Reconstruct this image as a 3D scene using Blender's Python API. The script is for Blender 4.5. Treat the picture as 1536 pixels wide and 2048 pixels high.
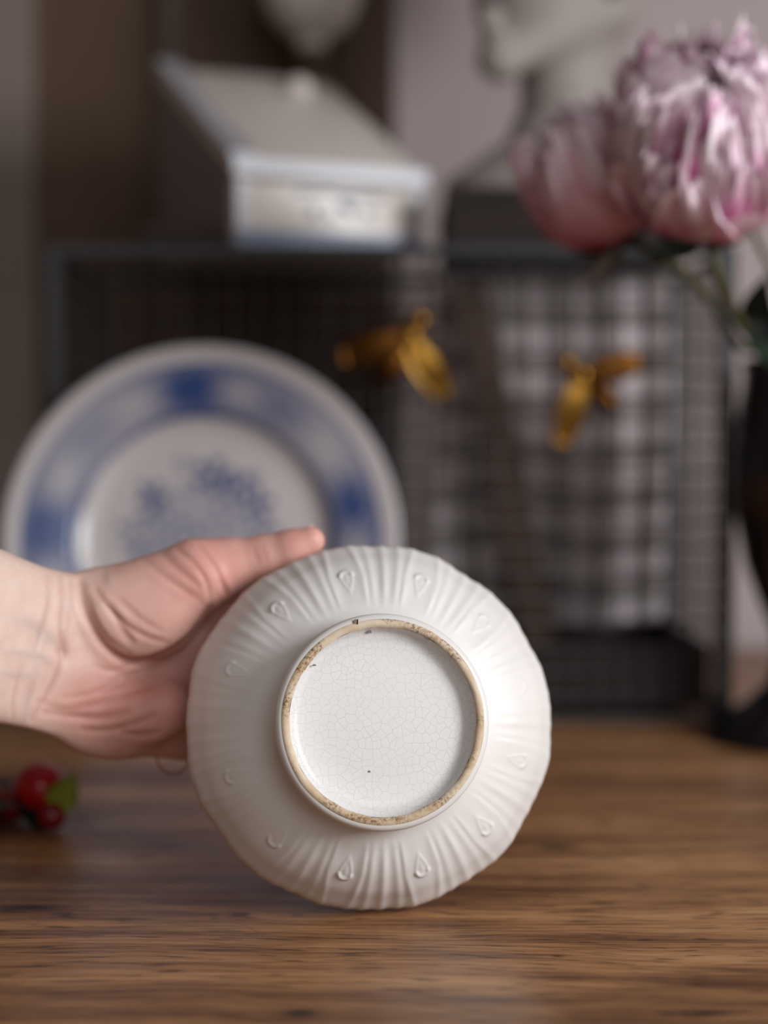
import bpy, math, random
import numpy as np
from mathutils import Vector, Matrix

for o in list(bpy.data.objects): bpy.data.objects.remove(o)
SC = bpy.context.scene
COL = SC.collection
R_ = math.radians
random.seed(7); RNG = np.random.default_rng(7)

# ------------------------------------------------------------------ camera
CAMH = 0.1932; FPX = 3200.0; CX, CY = 768.0, 1024.0; HORIZON = 865.0
PITCH = math.atan((CY-HORIZON)/FPX)
cam_d = bpy.data.cameras.new('camera'); cam = bpy.data.objects.new('camera', cam_d); COL.objects.link(cam)
cam_d.sensor_fit = 'HORIZONTAL'; cam_d.sensor_width = 24.0; cam_d.lens = 50.0
cam.location = (0, 0, CAMH); cam.rotation_euler = (math.pi/2-PITCH, 0, 0)
cam_d.clip_start = 0.01
cam_d.dof.use_dof = True; cam_d.dof.focus_distance = 0.606; cam_d.dof.aperture_fstop = 2.5
SC.camera = cam

# ------------------------------------------------------------------ light
world = bpy.data.worlds.new('world'); SC.world = world; world.use_nodes = True
wb = world.node_tree.nodes['Background']
wb.inputs['Color'].default_value = (1.0, 0.90, 0.83, 1); wb.inputs['Strength'].default_value = 0.13
def area(name, loc, target, sx, sy, energy, color):
    l = bpy.data.lights.new(name, 'AREA'); l.shape = 'RECTANGLE'; l.size = sx; l.size_y = sy
    l.energy = energy; l.color = color
    o = bpy.data.objects.new(name, l); COL.objects.link(o); o.location = loc
    o.rotation_euler = (Vector(target)-Vector(loc)).to_track_quat('-Z', 'Y').to_euler()
    return o
area('window_daylight', (1.00, 0.06, 0.50), (0.0, 0.85, 0.14), 0.36, 0.50, 15.0, (0.97, 0.98, 1.0))
area('front_fill', (0.55, -1.15, 0.95), (0.0, 0.9, 0.2), 1.0, 1.1, 9.0, (0.97, 0.98, 1.0))  # soft fill lamp added behind the camera to lift the shaded sides
vs = SC.view_settings
vs.view_transform = 'Standard'; vs.look = 'None'; vs.gamma = 1.0; vs.exposure = 0.0; vs.use_curve_mapping = False

# ------------------------------------------------------------------ helpers
def P(px, py, Y):
    a = (px-CX)/FPX; b = -(py-CY)/FPX
    d = Vector((a, math.cos(PITCH)+b*math.sin(PITCH), -math.sin(PITCH)+b*math.cos(PITCH)))
    t = Y/d.y
    return Vector((d.x*t, Y, CAMH+d.z*t))
def to_px(v):            # (n,3) metres -> pixels
    x = v[:, 0]; y = v[:, 1]; z = v[:, 2]-CAMH
    f = y*math.cos(PITCH)-z*math.sin(PITCH); u = y*math.sin(PITCH)+z*math.cos(PITCH)
    return np.stack([CX+FPX*x/f, CY-FPX*u/f], 1)
def lin(h):
    h = h.lstrip('#'); c = [int(h[i:i+2], 16)/255 for i in (0, 2, 4)]
    return tuple(((x/12.92) if x <= .04045 else ((x+.055)/1.055)**2.4) for x in c)+(1.0,)

def link(name, data=None, parent=None):
    o = bpy.data.objects.new(name, data); COL.objects.link(o)
    if parent: o.parent = parent
    return o
def mesh(name, v, f, m=None, smooth=True):
    me = bpy.data.meshes.new(name)
    me.from_pydata([tuple(map(float, p)) for p in v], [], [tuple(map(int, q)) for q in f]); me.update()
    if m:
        for mm in (m if isinstance(m, list) else [m]): me.materials.append(mm)
    if smooth: me.polygons.foreach_set('use_smooth', [True]*len(me.polygons))
    return me
def obj(name, v, f, m, parent=None, smooth=True, off=None):
    """one mesh object; with parent and off, v is in world space and moved to the parent's origin"""
    v = np.asarray(v, float)
    if off is not None: v = v-np.asarray(off, float)
    return link(name, mesh(name, v, f, m, smooth), parent)
def thing(name, label, cat, loc=(0, 0, 0), group=None):
    o = link(name); o.location = loc; o.empty_display_size = .02
    return tag(o, label, cat, group)
def tag(o, label, cat, group=None):
    o['label'] = label; o['category'] = cat
    if group: o['group'] = group
    return o
def attr(o, name, vals):
    a = o.data.attributes.new(name, 'FLOAT', 'POINT'); a.data.foreach_set('value', np.asarray(vals, np.float32))
def attr_col(o, name, rgb):
    a = o.data.attributes.new(name, 'FLOAT_COLOR', 'POINT')
    c = np.ones((len(rgb), 4), np.float32); c[:, :3] = rgb; a.data.foreach_set('color', c.ravel())

def box(x0, x1, y0, y1, z0, z1, bev=0.0):
    """bevelled box: vertices and faces"""
    import bmesh
    bm = bmesh.new(); bmesh.ops.create_cube(bm, size=1)
    for v in bm.verts: v.co = Vector((x0+(v.co.x+.5)*(x1-x0), y0+(v.co.y+.5)*(y1-y0), z0+(v.co.z+.5)*(z1-z0)))
    if bev: bmesh.ops.bevel(bm, geom=bm.edges[:], offset=bev, segments=2, affect='EDGES', profile=.6)
    bm.verts.index_update(); v = [tuple(p.co) for p in bm.verts]; f = [[q.index for q in p.verts] for p in bm.faces]; bm.free()
    return v, f
def lathe(prof, n=64, axis='z', rfun=None, close=True):
    """prof: list of (r, z)"""
    v = []; f = []
    m = len(prof)
    for i in range(n):
        a = 2*math.pi*i/n
        for j, (r, z) in enumerate(prof):
            rr = r if rfun is None else rfun(r, z, a)
            v.append((rr*math.cos(a), rr*math.sin(a), z))
    for i in range(n):
        k = (i+1) % n
        for j in range(m-1):
            f.append((i*m+j, k*m+j, k*m+j+1, i*m+j+1))
    if close:
        if prof[0][0] > 1e-6:
            f.append(tuple(i*m for i in range(n))[::-1])
        if prof[-1][0] > 1e-6:
            f.append(tuple(i*m+m-1 for i in range(n)))
    return v, f
def tube(pts, rads, n=8, cap=True):
    pts = [Vector(p) for p in pts]
    if not hasattr(rads, '__len__'): rads = [rads]*len(pts)
    v = []; f = []
    up = None
    for i, p in enumerate(pts):
        t = (pts[min(i+1, len(pts)-1)]-pts[max(i-1, 0)]).normalized()
        if up is None:
            up = Vector((0, 0, 1)) if abs(t.z) < .9 else Vector((1, 0, 0))
        s = t.cross(up).normalized(); up = s.cross(t).normalized()
        for k in range(n):
            a = 2*math.pi*k/n
            v.append(p+(s*math.cos(a)+up*math.sin(a))*rads[i])
    for i in range(len(pts)-1):
        for k in range(n):
            k2 = (k+1) % n
            f.append((i*n+k, i*n+k2, (i+1)*n+k2, (i+1)*n+k))
    if cap:
        f.append(tuple(range(n))[::-1]); f.append(tuple((len(pts)-1)*n+k for k in range(n)))
    return v, f
def curve_pts(ctrl, n=16):
    """Catmull-Rom through control points"""
    c = [Vector(p) for p in ctrl]; c = [2*c[0]-c[1]]+c+[2*c[-1]-c[-2]]
    out = []
    segs = len(c)-3
    for s in range(segs):
        p0, p1, p2, p3 = c[s:s+4]
        for k in range(n):
            t = k/n
            out.append(.5*((2*p1)+(p2-p0)*t+(2*p0-5*p1+4*p2-p3)*t*t+(3*p1-p0-3*p2+p3)*t**3))
    out.append(c[-2]); return out
def ellipsoid(c, r, nu=20, nv=12, M=None):
    v = []; f = []
    for j in range(nv+1):
        ph = math.pi*j/nv
        for i in range(nu):
            a = 2*math.pi*i/nu
            p = Vector((r[0]*math.sin(ph)*math.cos(a), r[1]*math.sin(ph)*math.sin(a), r[2]*math.cos(ph)))
            if M is not None: p = M @ p
            v.append(p+Vector(c))
    for j in range(nv):
        for i in range(nu):
            k = (i+1) % nu
            f.append((j*nu+i, (j+1)*nu+i, (j+1)*nu+k, j*nu+k))
    return v, f
def join(*parts):
    V = []; F = []
    for v, f in parts:
        o = len(V); V += [tuple(p) for p in v]; F += [tuple(i+o for i in q) for q in f]
    return V, F

# ------------------------------------------------------------------ node helper
class NT:
    def __init__(s, name):
        s.m = bpy.data.materials.new(name); s.m.use_nodes = True
        s.t = s.m.node_tree; s.b = s.t.nodes['Principled BSDF']
    def set(s, sock, val):
        if hasattr(val, 'is_output') or isinstance(val, bpy.types.NodeSocket): s.t.links.new(val, sock)
        else: sock.default_value = val
    def n(s, typ, ins=None, **props):
        nd = s.t.nodes.new(typ)
        for k, v in props.items(): setattr(nd, k, v)
        for k, v in (ins or {}).items(): s.set(nd.inputs[k], v)
        return nd
    def math(s, op, a, b=0.0, c=0.0, clamp=False):
        nd = s.n('ShaderNodeMath', {0: a, 1: b, 2: c}, operation=op, use_clamp=clamp); return nd.outputs[0]
    def mix(s, f, a, b, blend='MIX'):
        nd = s.n('ShaderNodeMix', data_type='RGBA', blend_type=blend)
        s.set(nd.inputs[0], f); s.set(nd.inputs[6], a); s.set(nd.inputs[7], b); return nd.outputs[2]
    def ramp(s, f, stops, interp='LINEAR'):
        nd = s.n('ShaderNodeValToRGB', {0: f}); cr = nd.color_ramp; cr.interpolation = interp
        while len(cr.elements) < len(stops): cr.elements.new(.5)
        for e, (p, c) in zip(cr.elements, stops): e.position = p; e.color = c
        return nd.outputs[0]
    def rng(s, v, a, b, c=0.0, d=1.0):
        nd = s.n('ShaderNodeMapRange', {0: v, 1: a, 2: b, 3: c, 4: d}); return nd.outputs[0]
    def coord(s, which='Object'):
        return s.n('ShaderNodeTexCoord').outputs[which]
    def scale(s, vec, sc):
        return s.n('ShaderNodeMapping', {0: vec, 3: sc}).outputs[0]
    def noise(s, vec, scale, detail=3.0, rough=.5, dist=0.0):
        return s.n('ShaderNodeTexNoise', {'Vector': vec, 'Scale': scale, 'Detail': detail, 'Roughness': rough, 'Distortion': dist}).outputs[0]
    def bump(s, h, strength=.3, dist=.001):
        nd = s.n('ShaderNodeBump', {'Strength': strength, 'Distance': dist, 'Height': h}); s.set(s.b.inputs['Normal'], nd.outputs[0])
    def base(s, col=None, rough=None, metal=None, spec=None):
        if col is not None: s.set(s.b.inputs['Base Color'], col)
        if rough is not None: s.set(s.b.inputs['Roughness'], rough)
        if metal is not None: s.set(s.b.inputs['Metallic'], metal)
        if spec is not None: s.set(s.b.inputs['Specular IOR Level'], spec)
        return s.m
def plain(name, h, rough=.5, metal=0.0, var=.12, scale=60.0, spec=.5, bump=0.0):
    """colour with a gentle procedural mottling"""
    t = NT(name); c = lin(h); n = t.noise(t.coord(), scale, 4)
    lo = tuple(x*(1-var) for x in c[:3])+(1,); hi = tuple(min(1, x*(1+var)) for x in c[:3])+(1,)
    t.base(t.mix(n, lo, hi), rough, metal, spec)
    if bump: t.bump(n, bump)
    return t.m

# ------------------------------------------------------------------ materials
def wood_table():
    t = NT('old_oak_tabletop'); co = t.coord()
    sep = t.n('ShaderNodeSeparateXYZ', {0: co}); x, y = sep.outputs[0], sep.outputs[1]
    warp = t.noise(t.scale(co, (2.2, 5, 1)), 1.0, 3)
    warp2 = t.noise(t.scale(co, (9, 40, 1)), 1.0, 3)
    ph = t.math('ADD', y, t.math('MULTIPLY', t.math('SUBTRACT', warp, .5), .10))
    ph = t.math('ADD', ph, t.math('MULTIPLY', t.math('SUBTRACT', warp2, .5), .007))
    knots = [((60, 1815), .018, .006, 1.0), ((600, 2027), .0055, .0028, 1.3), ((1410, 2027), .009, .003, 1.0),
             ((1115, 1695), .012, .007, .8), ((330, 1830), .03, .004, .25), ((1115, 1912), .0022, .0012, .9), ((1290, 1880), .0030, .001, .7)]
    dark = None
    for (kp, rx, ry, s) in knots:
        # where the pixel's ray meets the tabletop
        a = (kp[0]-CX)/FPX; b = -(kp[1]-CY)/FPX
        d = Vector((a, math.cos(PITCH)+b*math.sin(PITCH), -math.sin(PITCH)+b*math.cos(PITCH))); tt = -CAMH/d.z
        kx, ky = d.x*tt, d.y*tt
        dx = t.math('DIVIDE', t.math('SUBTRACT', x, kx), rx); dy = t.math('DIVIDE', t.math('SUBTRACT', y, ky), ry)
        q = t.math('ADD', t.math('MULTIPLY', dx, dx), t.math('MULTIPLY', dy, dy))
        g = t.math('MULTIPLY', t.math('POWER', 2.718, t.math('MULTIPLY', q, -1.1)), s)
        dark = g if dark is None else t.math('MAXIMUM', dark, g)
        wide = t.math('POWER', 2.718, t.math('MULTIPLY', q, -.09))
        sgn = t.math('MULTIPLY', t.math('TANH', dy), wide)
        ph = t.math('SUBTRACT', ph, t.math('MULTIPLY', sgn, ry*1.2))
    rings = t.math('SINE', t.math('MULTIPLY', ph, 2*math.pi/.021))
    rings2 = t.math('SINE', t.math('MULTIPLY', ph, 2*math.pi/.0052))
    fine = t.noise(t.scale(co, (22, 420, 1)), 1.0, 4, .72)
    vec = t.n('ShaderNodeCombineXYZ', {0: t.math('MULTIPLY', x, 42), 1: t.math('MULTIPLY', ph, 430)}).outputs[0]
    pores = t.rng(t.noise(vec, 1.0, 2, .6), .56, .67)
    broad = t.noise(t.scale(co, (3.5, 22, 1)), 1.0, 5, .6)
    f = t.math('MULTIPLY_ADD', rings, .045, .46)
    f = t.math('ADD', f, t.math('MULTIPLY', rings2, .025))
    f = t.math('ADD', f, t.math('MULTIPLY', t.math('SUBTRACT', fine, .5), .50))
    f = t.math('ADD', f, t.math('MULTIPLY', t.math('SUBTRACT', broad, .5), .85))
    c = t.ramp(f, [(.14, lin('2a180f')), (.36, lin('6c482e')), (.56, lin('ab7d54')), (.86, lin('d8b084'))])
    c = t.mix(t.math('MULTIPLY', pores, .75), c, lin('2d1a0f'))
    scr = t.rng(t.n('ShaderNodeTexVoronoi', {'Vector': t.scale(co, (18, 42, 1)), 'Scale': 1.0}, feature='DISTANCE_TO_EDGE').outputs[0], 0, .012, 1, 0)
    scm = t.rng(t.noise(co, 22, 2), .60, .66)
    c = t.mix(t.math('MULTIPLY', t.math('MULTIPLY', scr, scm), .5), c, lin('341f12'))
    c = t.mix(dark, c, lin('150c08'))
    t.base(c, t.rng(t.noise(co, 30, 3), .3, .7, .30, .42), spec=.42)
    t.bump(t.math('SUBTRACT', t.math('MULTIPLY', fine, .4), t.math('ADD', pores, dark)), .25, .0004)
    return t.m
def dark_wood(name, a, b, rough=.5, axis=(60, 60, 3)):
    t = NT(name); co = t.coord(); n = t.noise(t.scale(co, axis), 1.0, 4, .6, .6)
    t.base(t.ramp(n, [(.25, lin(a)), (.75, lin(b))]), rough, spec=.3); t.bump(n, .15); return t.m
def glaze(name, hexc, rough=.3, crackle=False):
    t = NT(name); co = t.coord(); c = lin(hexc)
    n = t.noise(co, 35, 3); base = t.mix(n, tuple(x*.95 for x in c[:3])+(1,), c)
    if crackle:
        w = t.n('ShaderNodeVectorMath', {0: co, 1: t.n('ShaderNodeVectorMath', {0: t.n('ShaderNodeTexNoise', {'Vector': co, 'Scale': 160.0, 'Detail': 1.0}).outputs[1], 3: .0012}, operation='SCALE').outputs[0]}, operation='ADD').outputs[0]
        for sc, wd, amt, hx in ((310., .024, .46, '9b9088'), (600., .030, .26, 'b29c86')):
            d = t.n('ShaderNodeTexVoronoi', {'Vector': w, 'Scale': sc}, feature='DISTANCE_TO_EDGE', voronoi_dimensions='2D').outputs[0]
            ln = t.rng(d, wd*.35, wd*1.5, 1, 0)
            ln = t.math('MULTIPLY', ln, t.rng(t.noise(co, 45, 2), .3, .65, .45, 1.0))
            base = t.mix(t.math('MULTIPLY', ln, amt), base, lin(hx))
    t.base(base, rough, spec=.5); t.b.inputs['Coat Weight'].default_value = .3 if crackle else .05; t.b.inputs['Coat Roughness'].default_value = .12
    return t.m
def ring_clay():
    t = NT('unglazed_clay'); co = t.coord()
    n1 = t.noise(co, 70, 3, .6); n2 = t.noise(co, 900, 3, .7)
    c = t.mix(t.rng(n1, .35, .65), lin('ddcdb6'), lin('c4ab8b'))
    spot = t.math('MULTIPLY', t.rng(t.noise(co, 75, 3), .47, .58), t.rng(n2, .45, .60))
    c = t.mix(t.math('MULTIPLY', spot, .8), c, lin('6f5039'))
    t.base(c, .85, spec=.2); t.bump(n2, .4, .0004); return t.m
def skin():
    t = NT('skin'); co = t.coord()
    col = t.n('ShaderNodeAttribute', attribute_name='skin_tone').outputs[0]
    n = t.noise(co, 130, 4, .6); n2 = t.noise(co, 45, 3, .6)
    c = t.mix(t.math('MULTIPLY', t.rng(n, .4, .75), .25), col, lin('c97f72'))
    c = t.mix(t.math('MULTIPLY', t.rng(n2, .45, .7), .20), c, lin('edcabb'))
    t.base(c, t.rng(n, .3, .7, .44, .54), spec=.4)
    b = t.b; b.inputs['Subsurface Weight'].default_value = .22
    b.inputs['Subsurface Radius'].default_value = (1.0, .35, .2); b.inputs['Subsurface Scale'].default_value = .005
    lines = t.noise(t.scale(co, (260, 260, 900)), 1.0, 2)
    vor = t.n('ShaderNodeTexVoronoi', {'Vector': co, 'Scale': 1100.0}).outputs[0]
    t.bump(t.math('ADD', t.math('MULTIPLY', vor, .5), lines), .12, .0005)
    return t.m
def petal_mat(name, deep, mid, tip, p1=.35, p2=.8):
    t = NT(name); v = t.n('ShaderNodeAttribute', attribute_name='along').outputs[2]
    n = t.noise(t.scale(t.coord(), (90, 90, 30)), 1.0, 3)
    f = t.math('ADD', v, t.math('MULTIPLY', t.math('SUBTRACT', n, .5), .35))
    rnd = t.n('ShaderNodeObjectInfo').outputs['Random']
    f = t.math('ADD', f, t.math('MULTIPLY', t.math('SUBTRACT', rnd, .45), .55))
    c = t.ramp(f, [(.02, lin(deep)), (p1, lin(mid)), (p2, lin(tip))])
    t.base(c, .6, spec=.25)
    out = t.t.nodes['Material Output']
    tr = t.n('ShaderNodeBsdfTranslucent', {0: c})
    mx = t.n('ShaderNodeMixShader', {0: .32, 1: t.b.outputs[0], 2: tr.outputs[0]})
    t.t.links.new(mx.outputs[0], out.inputs[0]); return t.m
def gingham():
    t = NT('grey_check_cloth'); co = t.coord(); sep = t.n('ShaderNodeSeparateXYZ', {0: t.n('ShaderNodeAttribute', attribute_name='weave').outputs[1]})
    per = .0328
    def band(s):
        w = t.math('FRACT', t.math('DIVIDE', s, per))
        return t.rng(t.math('ABSOLUTE', t.math('SUBTRACT', w, .5)), .22, .27)
    f = t.math('MULTIPLY', t.math('ADD', band(sep.outputs[0]), band(sep.outputs[1])), .5)
    n = t.noise(t.scale(co, (900, 900, 900)), 1.0, 2)
    c = t.ramp(f, [(0, lin('e6dadd')), (.5, lin('aaa09f')), (1, lin('706766'))])
    c = t.mix(t.math('MULTIPLY', n, .2), c, lin('6b6361'))
    t.base(c, .9, spec=.1); return t.m

M = dict(
    table=wood_table(), plank=dark_wood('dark_brown_wood', '45332a', '5e4738', .6), door=dark_wood('brown_door_wood', '574536', '6b5442', .6),
    block=dark_wood('blackened_wood', '1b1110', '2e2120', .7, (3, 60, 60)),
    wall_dark=plain('brown_grey_wall', '75665b', .85, var=.06, scale=8), wall=plain('mauve_grey_wall', 'b5a7a5', .85, var=.06, scale=8), trim=plain('shade_darkened_trim', '857770', .6, var=.06, scale=10), floor=dark_wood('floor_boards', '3a2a1e', '5a4330', .6, (3, 40, 40)),
    glaze=glaze('cream_white_glaze', 'e0dcd8', .46), crackle=glaze('crackled_white_glaze', 'e4e3e1', .28, True), clay=ring_clay(),
    chip=plain('grey_chip', '77706e', .6, var=.4, scale=900), pit=plain('brown_chip', '8c7463', .9, var=.5, scale=1200),
    red=plain('red_speck', 'b5322a', .5), skin=skin(), nail=plain('nail', 'e3b3a6', .25, var=.05),
    wire=plain('grey_galvanised_wire', '4c4a4a', .45, .55, var=.2, scale=300), frame=plain('grey_metal_frame', '38383b', .6, .2, var=.2, scale=120),
    ceramic=glaze('ivory_ceramic', 'cfc6be', .28), plaster=plain('pale_plaster', '968d88', .6, var=.06, scale=40), blue_edge=plain('pale_blue_glaze', 'a5a5ad', .3, var=.1, scale=60), blue_ink=plain('slate_blue_ink', '5c6785', .4, var=.3, scale=200),
    brass=plain('aged_brass', 'a67a34', .22, 1.0, var=.35, scale=180), brass_dark=plain('dark_brass', '65401c', .3, 1.0, var=.4, scale=180), black=plain('blackened_metal', '1a1413', .4, .6),
    berry=plain('red_berry_skin', 'b0101a', .12, var=.35, scale=90), berry_dark=plain('dark_red_berry', '7d1114', .2, var=.3, scale=90),
    leaf_light=plain('lime_leaf', '8d9c33', .5, var=.2, scale=80), leaf_dark=plain('dark_green_leaf', '1c2a1c', .45, var=.3, scale=80), stem=plain('green_brown_stem', '403d20', .55, var=.3, scale=80), twig=plain('brown_twig', '3a2a1c', .7, var=.3),
    white_petal=plain('white_petal', 'c9ccd2', .6, var=.08), vase=glaze('black_navy_glaze', '120f16', .12), amber=plain('amber_glaze', '2c180d', .25, var=.3, scale=40),
    p_outer=petal_mat('peony_outer', 'c04a6c', 'e8a6ba', 'fce4ed', .22, .8), p_inner=petal_mat('peony_inner', 'b02a7c', 'df7cb8', 'fff0f7', .45, .9), p_white=petal_mat('peony_pale', 'c94f90', 'efbfd8', 'fff2f8', .35, .8),
    p_bud=petal_mat('peony_bud', 'b84c64', 'df98a6', 'f0c8d2', .25, .95), p_green=plain('sepal_green', '4a4f2a', .6, var=.3), gingham=gingham(), taupe=plain('side_shade_colour', '5f5550', .4, var=.1), copper=plain('copper_thread', 'a04a16', .8, .0, spec=.1),
)

# ------------------------------------------------------------------ setting
def struct(name, vf, m):
    o = obj(name, vf[0], vf[1], m, smooth=False); o['kind'] = 'structure'; return o
WALLY = 1.47
struct('floor', box(-2.0, 2.0, -1.4, WALLY, -.80, -.75), M['floor'])
struct('wall_left', box(-1.06, -1.0, -1.4, WALLY, -.80, 1.6), M['wall_dark'])
struct('ceiling', box(-1.06, 2.0, -1.4, WALLY+.06, 1.6, 1.66), M['wall'])
struct('wall_back', box(-2.0, 2.0, WALLY, WALLY+.06, -.80, 1.6), M['wall'])
dx0, dx1 = P(68, 300, 1.45).x, P(328, 300, 1.45).x
struct('door_1', box(dx0, dx1, WALLY-.012, WALLY, -.75, 1.5), M['door'])
struct('trim_1', box(dx0-.11, dx0, WALLY-.022, WALLY, -.75, 1.5, .003), M['trim'])  # trim colour is the wall paint darkened to mimic dimmer light here
struct('trim_2', box(dx1, dx1+.026, WALLY-.022, WALLY, -.75, 1.5, .003), M['trim'])

# table ------------------------------------------------------------
table = thing('table', 'old brown oak table with a worn grained top that everything stands on', 'table', (0, .83, -.75))
TX, TY0, TY1 = .85, .30, 1.44
v, f = box(-TX, TX, TY0, TY1, -.032, 0, .004)
top = obj('tabletop', v, f, M['table'], table, False); top.location = (0, -.83, .75)
for sx in (-1, 1):
    for yy in (TY0+.06, TY1-.06):
        a = sx*(TX-.06); v, f = box(a-.03, a+.03, yy-.03, yy+.03, -.75, -.032, .003); obj('leg', v, f, M['plank'], table, False, (0, .83, -.75))
for yy in (TY0+.05, TY1-.05):
    v, f = box(-TX+.09, TX-.09, yy-.01, yy+.01, -.11, -.032); obj('apron', v, f, M['plank'], table, False, (0, .83, -.75))

# ------------------------------------------------------------------ bowl
FOOT = P(767, 1443.5, .600); RIM = P(737, 1451, .655)
BAX = (FOOT-RIM); BLEN = BAX.length; BAX.normalize()
BR = 361.5/FPX*math.hypot(.655, .12)
def bowl():
    n = 960; L = BLEN
    # profile from recess edge outwards to the rim, then inside; z measured along the axis from the rim plane (0) to the foot (L)
    rf = .0398
    prof_foot_out = [(.0376, L), (.0384, L-.0002), (.0392, L-.0008), (.0397, L-.0018), (.0399, L-.0032), (.0396, L-.0090), (.0390, L-.0145)]
    prof_body = []
    ctrl = [(.0390, L-.0145), (.0400, L-.0174), (.0436, L-.0196), (.0510, L-.0224), (.0590, L-.0270), (.0660, L-.0335), (.0705, L-.0402), (BR*.985, L-.0465), (BR, .004), (BR*.998, 0)]
    pts = curve_pts([(a, 0, b) for a, b in ctrl], 14)
    prof_body = [(p.x, p.z) for p in pts]
    inner = [(BR*.99, -.0012), (BR*.97, -.0005), (BR*.96, .006), (.066, L-.0395), (.056, L-.0300), (.045, L-.0245), (.02, L-.0215), (.0001, L-.021)]
    prof = prof_foot_out[:-1]+prof_body+inner
    prof = np.array(prof); m = len(prof)
    dr = np.gradient(prof[:, 0]); dz = np.gradient(prof[:, 1]); ln = np.hypot(dr, dz)+1e-9
    nr, nz = -dz/ln, dr/ln          # outward (towards the viewer / outside)
    i0, i1 = len(prof_foot_out)-1, len(prof_foot_out)-1+len(prof_body)
    A = np.linspace(0, 2*np.pi, n, endpoint=False)
    rr = prof[:, 0][None, :].repeat(n, 0); zz = prof[:, 1][None, :].repeat(n, 0)
    rel = np.zeros((n, m))
    deg = np.degrees(A); deg = (deg+180) % 360-180
    cent = np.array([14.5+29*k for k in range(-6, 6)])
    dd = deg[:, None]-cent[None, :]; dd = (dd+180) % 360-180
    k = np.abs(dd).argmin(1); loc = dd[np.arange(n), k]       # degrees from the nearest drop
    rb = prof[:, 0]
    env = np.clip((rb-.043)/.012, 0, 1)**1.2
    env[:i0] = 0; env[i1:] = 0
    # ribs: three between the drops, pinched towards the foot
    loc2 = loc[:, None]; spread = 1.0
    e = 14.5-np.abs(loc2)                                     # distance from the cell border
    q = np.clip(rb/BR, 0, 1)[None, :]
    side = (.40+.60*np.abs(np.sin(A))**2.5)[:, None]
    rib = side*(.6*np.exp(-(e/1.5)**2)+.5*np.exp(-((e-(3.2+2.4*q))/1.5)**2)+.36*np.exp(-((e-(6.8+2.8*q))/1.7)**2))
    arch = .35*np.exp(-((np.abs(loc2)-(6.5-14*(np.clip(q-.80, 0, 1))))/1.0)**2)*np.clip((q-.6)/.1, 0, 1)
    lobes = .45*np.cos(np.radians(loc2*360/29))*np.clip((q-.8)/.2, 0, 1)
    # teardrop
    xm = np.radians(loc2)*rb[None, :]*1000; ym = (rb[None, :]/BR-.80)*BR*1000*1.15
    w = 2.3*np.clip(1-(ym+1)/-9.0*-1, .15, 1) if False else 2.4-0.16*np.clip(-ym, -4, 9)
    w = np.clip(w, .7, 2.7)
    rd = np.sqrt((xm/w)**2+(np.where(ym > 0, ym/2.6, ym/6.5))**2)
    drop = 1.0*np.exp(-((rd-1.0)/.28)**2)*np.clip(.65+.35*np.sign(ym), 0, 1)+.35*np.exp(-(rd/.6)**2)
    flat = np.exp(-(rd/1.7)**2)
    body = np.zeros(m); body[i0:i1] = 1
    rel = (rib*(1-flat)*env[None, :]+arch*side*(1-flat)*.8+lobes*1.2+drop*.9*(.35+.65*side))*body[None, :]*.00085
    # shallow uneven hand-pressed surface and a lumpy edge
    rel += (np.sin(5*A+1)*.00025+np.sin(9*A+2)*.0002+np.sin(23*A)*.00012)[:, None]*(env*body)[None, :]
    X = rr+nr[None, :]*rel; Z = zz+nz[None, :]*rel
    tail = np.clip((rr-.06)/.015, 0, 1)*(1-body)[None, :]
    nearf = np.clip((.050-X)/.010, 0, 1)*(np.arange(m) < i1)[None, :]
    V = np.stack([X*np.cos(A)[:, None]*(1+.024*nearf), X*np.sin(A)[:, None]*(.984+.046*nearf), Z], 2).reshape(-1, 3)
    idx = np.arange(n*m).reshape(n, m); nx = np.roll(idx, -1, 0)
    F = np.stack([idx[:, :-1], nx[:, :-1], nx[:, 1:], idx[:, 1:]], 2).reshape(-1, 4)
    zax = BAX; xax = Vector((1, 0, 0)); xax = (xax-zax*xax.dot(zax)).normalized(); yax = zax.cross(xax)
    MW = Matrix((xax, yax, zax)).transposed()
    Vw = V @ np.array(MW.transposed())
    loc = RIM.copy(); loc.z += -(Vw[:, 2].min()+RIM.z)+.0002
    b = thing('bowl', 'cream white fluted ceramic bowl held on its edge, crackled footed base to the viewer', 'bowl', loc)
    b.rotation_euler = MW.to_euler()
    obj('bowl_body', V, F, M['glaze'], b)
    # unglazed foot ring, slightly proud and rough
    rp = [(.0378, L-.0004), (.0374, L+.0002), (.0362, L+.0004), (.0351, L+.0001), (.0346, L-.0008)]
    v, fa = lathe(rp, 192, close=False, rfun=lambda r, z, a: r+.00012*math.sin(7*a)+.0001*math.sin(19*a+1)*(r < .036))
    v = [(x*1.026, y*1.03, z) for x, y, z in v]
    obj('foot_ring', v, fa, M['clay'], b)
    fl = [(.0347, L-.0006), (.0343, L-.0022), (.0336, L-.0036), (.0322, L-.0046), (.029, L-.0051), (.02, L-.0051), (.010, L-.005), (.0001, L-.005)]
    v, fa = lathe(fl, 192, close=False); v = [(x*1.026, y*1.03, z) for x, y, z in v]; obj('foot_base', v, fa, M['crackle'], b)
    # chips in the glaze and the clay: small irregular slabs
    s = FPX/.600
    def chip(px, py, shape, z, m, name):
        cx, cy = (px-768)/s, -(py-1441)/s
        k = len(shape); v = [(cx+x*.001, cy+y*.001, z) for x, y in shape]+[(cx+x*.00085, cy+y*.00085, z+.00018) for x, y in shape]
        fa = [tuple(range(k, 2*k))]+[(i, (i+1) % k, k+(i+1) % k, k+i) for i in range(k)]
        obj(name, v, fa, m, b, False)
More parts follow.
